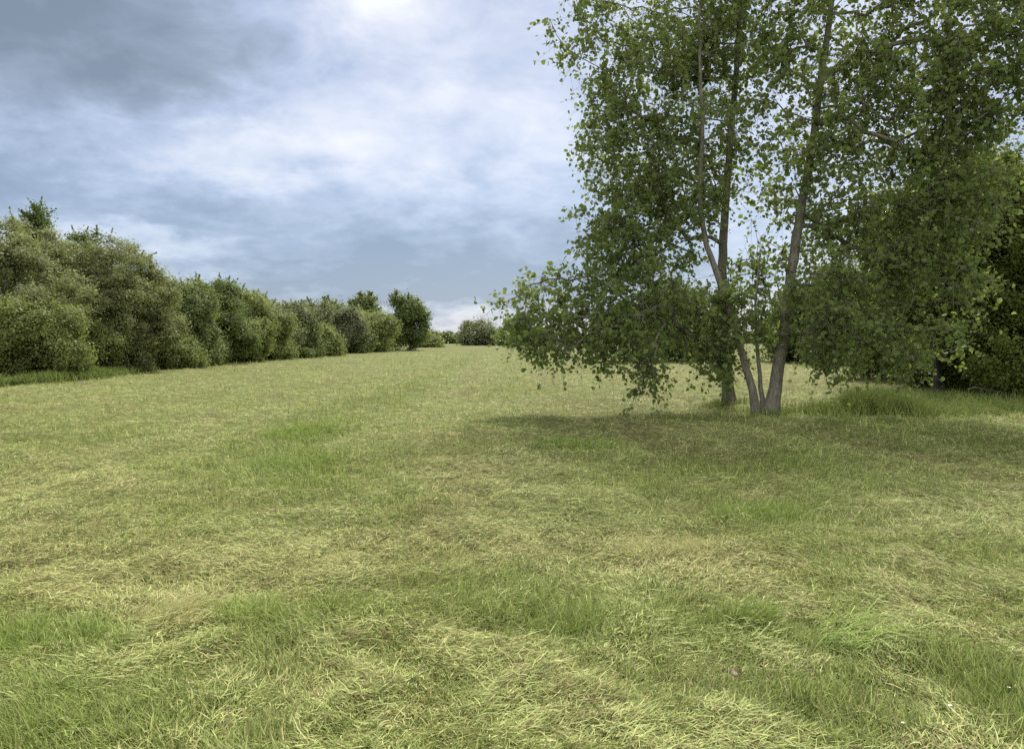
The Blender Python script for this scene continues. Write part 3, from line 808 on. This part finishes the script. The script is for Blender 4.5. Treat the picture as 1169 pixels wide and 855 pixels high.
G1 = 'shrubs and trees of the left hedge'
HEDGE = [  # name, label, cat, px, Y, half width, height, material
    ('willow_shrub', 'tall grey green willow at the left edge with a dark twiggy top', 'shrub', 0, 32.0, 4.2, 6.9, M_WILLOW, {}),
    ('willow_shrub', 'broad rounded olive willow right of the tallest willow', 'shrub', 92, 37, 4.1, 6.2, M_WILLOW, {}),
    ('willow_shrub', 'sloping olive willow where the tall hedge front steps down', 'shrub', 150, 39, 3.0, 5.2, M_WILLOW, {}),
    ('alder_tree', 'thin dark tree top poking above the tallest willow', 'tree', 46, 39.0, 0.8, 8.5, M_ALDER, {'trunk_h': 5.6, 'dens': .35, 'shoots': 30, 'core': .4}),
    ('alder_tree', 'dark ragged tree top poking above the broad olive willow', 'tree', 100, 43.0, 1.3, 7.9, M_ALDER, {'trunk_h': 4.5, 'dens': .4, 'shoots': 36, 'core': .4}),
    ('sallow_bush', 'low yellow green bush before the tallest willow', 'shrub', 14, 30.0, 2.6, 3.4, M_SALLOW, {}),
    ('sallow_bush', 'low yellowish bush at the foot of the broad olive willow', 'shrub', 100, 35.5, 2.3, 2.7, M_SALLOW, {}),
    ('hawthorn_tree', 'dark green hawthorn just right of the olive willows', 'tree', 205, 46, 2.9, 5.6, M_THORN, {}),
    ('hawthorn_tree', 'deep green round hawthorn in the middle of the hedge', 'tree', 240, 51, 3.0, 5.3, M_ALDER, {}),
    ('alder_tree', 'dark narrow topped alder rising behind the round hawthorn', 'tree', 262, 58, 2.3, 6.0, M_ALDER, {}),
    ('sallow_bush', 'light green sallow right of the dark hawthorns', 'shrub', 292, 61, 3.3, 4.9, M_SALLOW, {}),
    ('bramble_bush', 'low spreading bramble at the foot of the dark hawthorn', 'shrub', 200, 43, 2.0, 1.5, M_SALLOW, {}),
    ('sallow_bush', 'low pale bush at the hedge front just left of the light green sallow', 'shrub', 276, 56, 2.3, 2.7, M_SALLOW, {}),
    ('willow_shrub', 'low olive willow at the foot of the round hawthorn', 'shrub', 232, 48.5, 1.9, 2.0, M_WILLOW, {}),
    ('willow_shrub', 'low grey willow between the light green sallow and the low dark bush', 'shrub', 317, 65, 2.0, 2.5, M_GREYW, {}),
    ('willow_shrub', 'pale feathery willow above the light green sallow', 'shrub', 318, 70, 3.2, 5.3, M_GREYW, {}),
    ('hawthorn_bush', 'low dark round bush at the hedge front halfway along', 'shrub', 338, 70, 2.7, 3.2, M_THORN, {}),
    ('sallow_bush', 'low bright sallow touching the dark round bush', 'shrub', 362, 76, 2.5, 3.0, M_SALLOW, {}),
    ('willow_shrub', 'grey willow behind the low dark round bush', 'shrub', 348, 84, 3.4, 5.4, M_GREYW, {}),
    ('alder_tree', 'small dark tree top poking above the far hedge', 'tree', 381, 102, 2.6, 6.4, M_ALDER, {'trunk_h': 1.5}),
    ('willow_shrub', 'dome shaped willow below the poking dark tree top', 'shrub', 392, 92, 3.7, 5.0, M_GREYW, {}),
    ('hawthorn_bush', 'dark low bush under the dome shaped willow', 'shrub', 405, 92, 2.0, 2.6, M_THORN, {}),
    ('ash_tree', 'thin ragged tree top standing tallest in the far hedge', 'tree', 416, 112, 2.3, 8.1, M_THORN, {'trunk_h': 2.5, 'dens': .6}),
    ('willow_shrub', 'large round olive willow beside the lone round tree', 'shrub', 420, 102, 3.9, 4.9, M_SALLOW, {}),
    ('willow_shrub', 'last hedge willow directly behind the lone round tree', 'shrub', 441, 126, 3.2, 4.7, M_WILLOW, {}),
    ('hawthorn_bush', 'small scrub bush right of the lone round tree', 'shrub', 489, 160, 2.4, 2.8, M_SALLOW, {}),
]
for i, (nm, lb, ct, px, Y, rw, h, mat, kw) in enumerate(HEDGE):
    shrub(nm, lb, ct, px, Y, rw, h, mat, 100 + i, G1, **kw)

shrub('round_tree', 'lone dark rounded tree standing at the end of the hedge', 'tree', 469, 114, 2.9, 8.3, M_ALDER, 140, None, trunk_h=0.05, top_w=0.74, shoots=20, core=0.80)
shrub('willow_shrub', 'wide grey bush alone at the far end of the field', 'shrub', 549, 215, 5.6, 6.2, M_GREYW, 141, None, shoots=60)
shrub('hawthorn_bush', 'dark small bush just right of the wide grey bush', 'shrub', 583, 205, 3.4, 4.0, M_THORN, 142, None, shoots=30)

# --- far hedge closing the field
r = np.random.RandomState(55)
nbl = 60
hb = [((x, 330 + 12 * math.sin(x * 0.03) + r.normal(0, 2), 1.5), (5.0, 3.0, r.uniform(2.1, 3.3)), 22) for x in np.linspace(-75, 170, nbl)]
stems = [polystem([(x, 330, 0), (x + .3, 330, 1.2), (x, 330, 2.4)], .15, .03, step=.5, seed=int(x) + 200) for x in np.linspace(-70, 160, 12)]
make_tree('far_hedge', 'long dark hedge along the horizon at the end of the field', 'hedge', (40, 330, 0), stems[:1], hb, None, 56, (.8, .5), 70, 1.3, M_THORN, M_DARKBARK, outw=.9, shell=.55, twig_r=.02)

# --- the wood on the right
G2 = 'trees of the wood on the right'
WOOD = [
    ('wood_tree', 'leafy tree at the wood edge with a thin pole trunk beneath', 'tree', 1066, 24.0, 2.5, 6.4, M_WOOD, {'trunk_h': 1.3}),
    ('wood_tree', 'dark tree at the right edge overhanging the black hollow', 'tree', 1155, 23.0, 2.8, 7.2, M_WOOD, {'trunk_h': 0.7}),
    ('wood_tree', 'tree cut off by the right edge of the photo', 'tree', 1255, 21.0, 3.0, 7.6, M_WOOD, {'trunk_h': 0.3}),
    ('wood_tree', 'tall yellowish tree rising behind the dark edge trees', 'tree', 1120, 28.0, 3.8, 8.4, M_WOOD, {'trunk_h': 0.4}),
    ('wood_tree', 'dark deep tree closing the hollow behind the edge trees', 'tree', 1190, 28.5, 3.8, 8.8, M_WOOD, {'trunk_h': 0.2}),
    ('hawthorn_bush', 'dark bush behind the tree with the thin pole trunk', 'shrub', 1045, 31.0, 2.8, 4.8, M_WOOD, {}),
    ('hawthorn_bush', 'low shadowed bush left of the black hollow', 'shrub', 1085, 25.5, 1.5, 2.0, M_WOOD, {}),
    ('hawthorn_bush', 'dark bush at the back of the black hollow', 'shrub', 1130, 27.0, 2.2, 2.6, M_WOOD, {}),
    ('bramble_bush', 'low bramble under the tree cut off by the right edge', 'shrub', 1185, 22.0, 1.4, 1.5, M_WOOD, {}),
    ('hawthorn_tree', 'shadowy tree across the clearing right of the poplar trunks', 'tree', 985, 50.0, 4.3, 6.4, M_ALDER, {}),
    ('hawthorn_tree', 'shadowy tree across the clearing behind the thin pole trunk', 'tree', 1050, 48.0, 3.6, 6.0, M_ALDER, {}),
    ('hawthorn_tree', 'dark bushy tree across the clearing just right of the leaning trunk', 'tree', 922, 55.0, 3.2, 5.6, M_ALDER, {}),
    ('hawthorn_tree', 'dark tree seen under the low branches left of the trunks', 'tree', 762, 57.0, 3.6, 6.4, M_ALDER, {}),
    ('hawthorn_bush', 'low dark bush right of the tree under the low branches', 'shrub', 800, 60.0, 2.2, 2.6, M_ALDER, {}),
]
for i, (nm, lb, ct, px, Y, rw, h, mat, kw) in enumerate(WOOD):
    shrub(nm, lb, ct, px, Y, rw, h, mat, 160 + i, G2, **kw)

# ------------------------------------------------------------------ small things
def fallen_leaf(px, py, size, colr, label, seed):
    r = np.random.RandomState(seed)
    c = on_ground(px, py); c[2] = gh(c[0], c[1]) + 0.045
    m_, k_ = 9, 6
    V = []
    for i in range(m_ + 1):
        tq = i / m_
        wv = math.sin(math.pi * min(1, tq * 1.02) ** 0.8) * 0.40
        for j in range(k_ + 1):
            s = (j / k_ - .5) * 2
            V.append((size * (tq - .5), size * wv * s, size * (0.22 * s * s + 0.10 * math.sin(tq * 5 + s * 2))))
    st = np.array(V); idx = np.arange(len(V)).reshape(m_ + 1, k_ + 1)
    Fq = np.stack([idx[:-1, :-1].ravel(), idx[:-1, 1:].ravel(), idx[1:, 1:].ravel(), idx[1:, :-1].ravel()], 1)
    mt = bpy.data.materials.new('dead_leaf'); mt.use_nodes = True
    t = NT(mt.node_tree)
    n_ = t.noise(t.n('ShaderNodeTexCoord').outputs['Object'], 60, 4, .6)
    p = t.n('ShaderNodeBsdfPrincipled'); t.put(p.inputs['Base Color'], t.mix(n_, tuple(np.array(colr) * .5), tuple(np.array(colr) * 1.4)))
    p.inputs['Roughness'].default_value = .7
    o_ = t.n('ShaderNodeOutputMaterial'); t.nt.links.new(p.outputs[0], o_.inputs[0])
    root = thing('fallen_leaf', label, 'leaf', c)
    root.rotation_euler = (r.normal(0, .2), r.normal(0, .2), r.uniform(0, 6))
    bl = mesh_obj('blade', st, [Fq], mt, root, smooth=True)
    V1, F1 = stem_tube(np.array([[size * (.45 + .1 * i), 0.01 * size * i * i, .002 * i] for i in range(5)]) , np.full(5, .0016), 5)
    mesh_obj('stalk', V1, [F1], mt, root, smooth=True)

fallen_leaf(840, 776, .058, (.17, .112, .058), 'curled reddish brown dead leaf lying on the hay in the right foreground', 1)
fallen_leaf(283, 777, .045, (.14, .085, .075), 'small dark brown dead leaf lying on the hay in the left foreground', 2)

def flat_mat(name, c, rough=.6):
    mt = bpy.data.materials.new(name); mt.use_nodes = True
    t = NT(mt.node_tree)
    n_ = t.noise(t.n('ShaderNodeTexCoord').outputs['Object'], 40, 3)
    p = t.n('ShaderNodeBsdfPrincipled'); t.put(p.inputs['Base Color'], t.mix(n_, tuple(np.array(c) * .85), tuple(np.array(c) * 1.1))); p.inputs['Roughness'].default_value = rough
    o_ = t.n('ShaderNodeOutputMaterial'); t.nt.links.new(p.outputs[0], o_.inputs[0])
    return mt
M_PETAL = flat_mat('daisy_petal', (.78, .78, .80)); M_EYE = flat_mat('daisy_eye', (.55, .40, .03)); M_STALK = flat_mat('daisy_stalk', (.10, .17, .04))

def daisy(px, py, rad, label):
    c = on_ground(px, py); c[2] = gh(c[0], c[1])
    root = thing('daisy', label, 'flower', c, 'daisies in the grass')
    hz = .07
    V, Fq = [], []
    for k in range(16):
        a = k * math.pi / 8
        d = np.array([math.cos(a), math.sin(a), 0]); s = np.array([-d[1], d[0], 0])
        b = len(V)
        V += [d * rad * .25 - s * rad * .06, d * rad * .25 + s * rad * .06, d * rad * .85 + s * rad * .14 + (0, 0, rad * .15), d * rad + (0, 0, rad * .12), d * rad * .85 - s * rad * .14 + (0, 0, rad * .15)]
        Fq.append([b, b + 1, b + 2, b + 3, b + 4])
    mesh_obj('petals', np.array(V) + np.array([0, 0, hz]), [np.array(Fq)], M_PETAL, root)
    P = np.array([[0, 0, hz - .002], [0, 0, hz + .001], [0, 0, hz + .003], [0, 0, hz + .004]])
    V1, F1 = stem_tube(P, np.array([rad * .3, rad * .32, rad * .22, .0002]), 9); mesh_obj('eye', V1, [F1], M_EYE, root, smooth=True)
    V1, F1 = stem_tube(np.array([[0, 0, 0.0], [.002, 0, hz * .5], [0, 0, hz - .001]]), np.full(3, .0012), 5); mesh_obj('stalk', V1, [F1], M_STALK, root, smooth=True)
daisy(1084, 828, .008, 'white daisy in the green grass of the lower right corner')
daisy(1030, 846, .006, 'smaller white daisy near the bottom edge at right')
daisy(1151, 806, .007, 'tiny white daisy close to the right edge')

def branch_thing(label, pts, r0, seed):
    base = np.array(pts[0], float)
    root = thing('fallen_branch', label, 'branch', base)
    P, R = polystem(pts, r0, .008, step=.12, wob=.015, seed=seed, flare=1)
    V1, F1 = stem_tube(P, R, 8, seed); mesh_obj('limb', V1, [F1], M_BARK, root, smooth=True, loc=base)
    r = np.random.RandomState(seed)
    for k in range(3):
        j = int(len(P) * (.35 + .2 * k)); e = P[j] + np.array([r.uniform(.2, .5), r.normal(0, .2), r.uniform(.1, .35)])
        P2, R2 = polystem([P[j], (P[j] + e) / 2 + r.normal(0, .04, 3), e], R[j] * .6, .005, step=.1, wob=.01, seed=k, flare=1)
        V1, F1 = stem_tube(P2, R2, 6, k); mesh_obj('twig', V1, [F1], M_BARK, root, smooth=True, loc=base)
branch_thing('pale dead branch lying at the wood edge before the black hollow', [at(1105, 441, 21), at(1125, 444, 20.8), at(1150, 449, 20.6)], .035, 3)
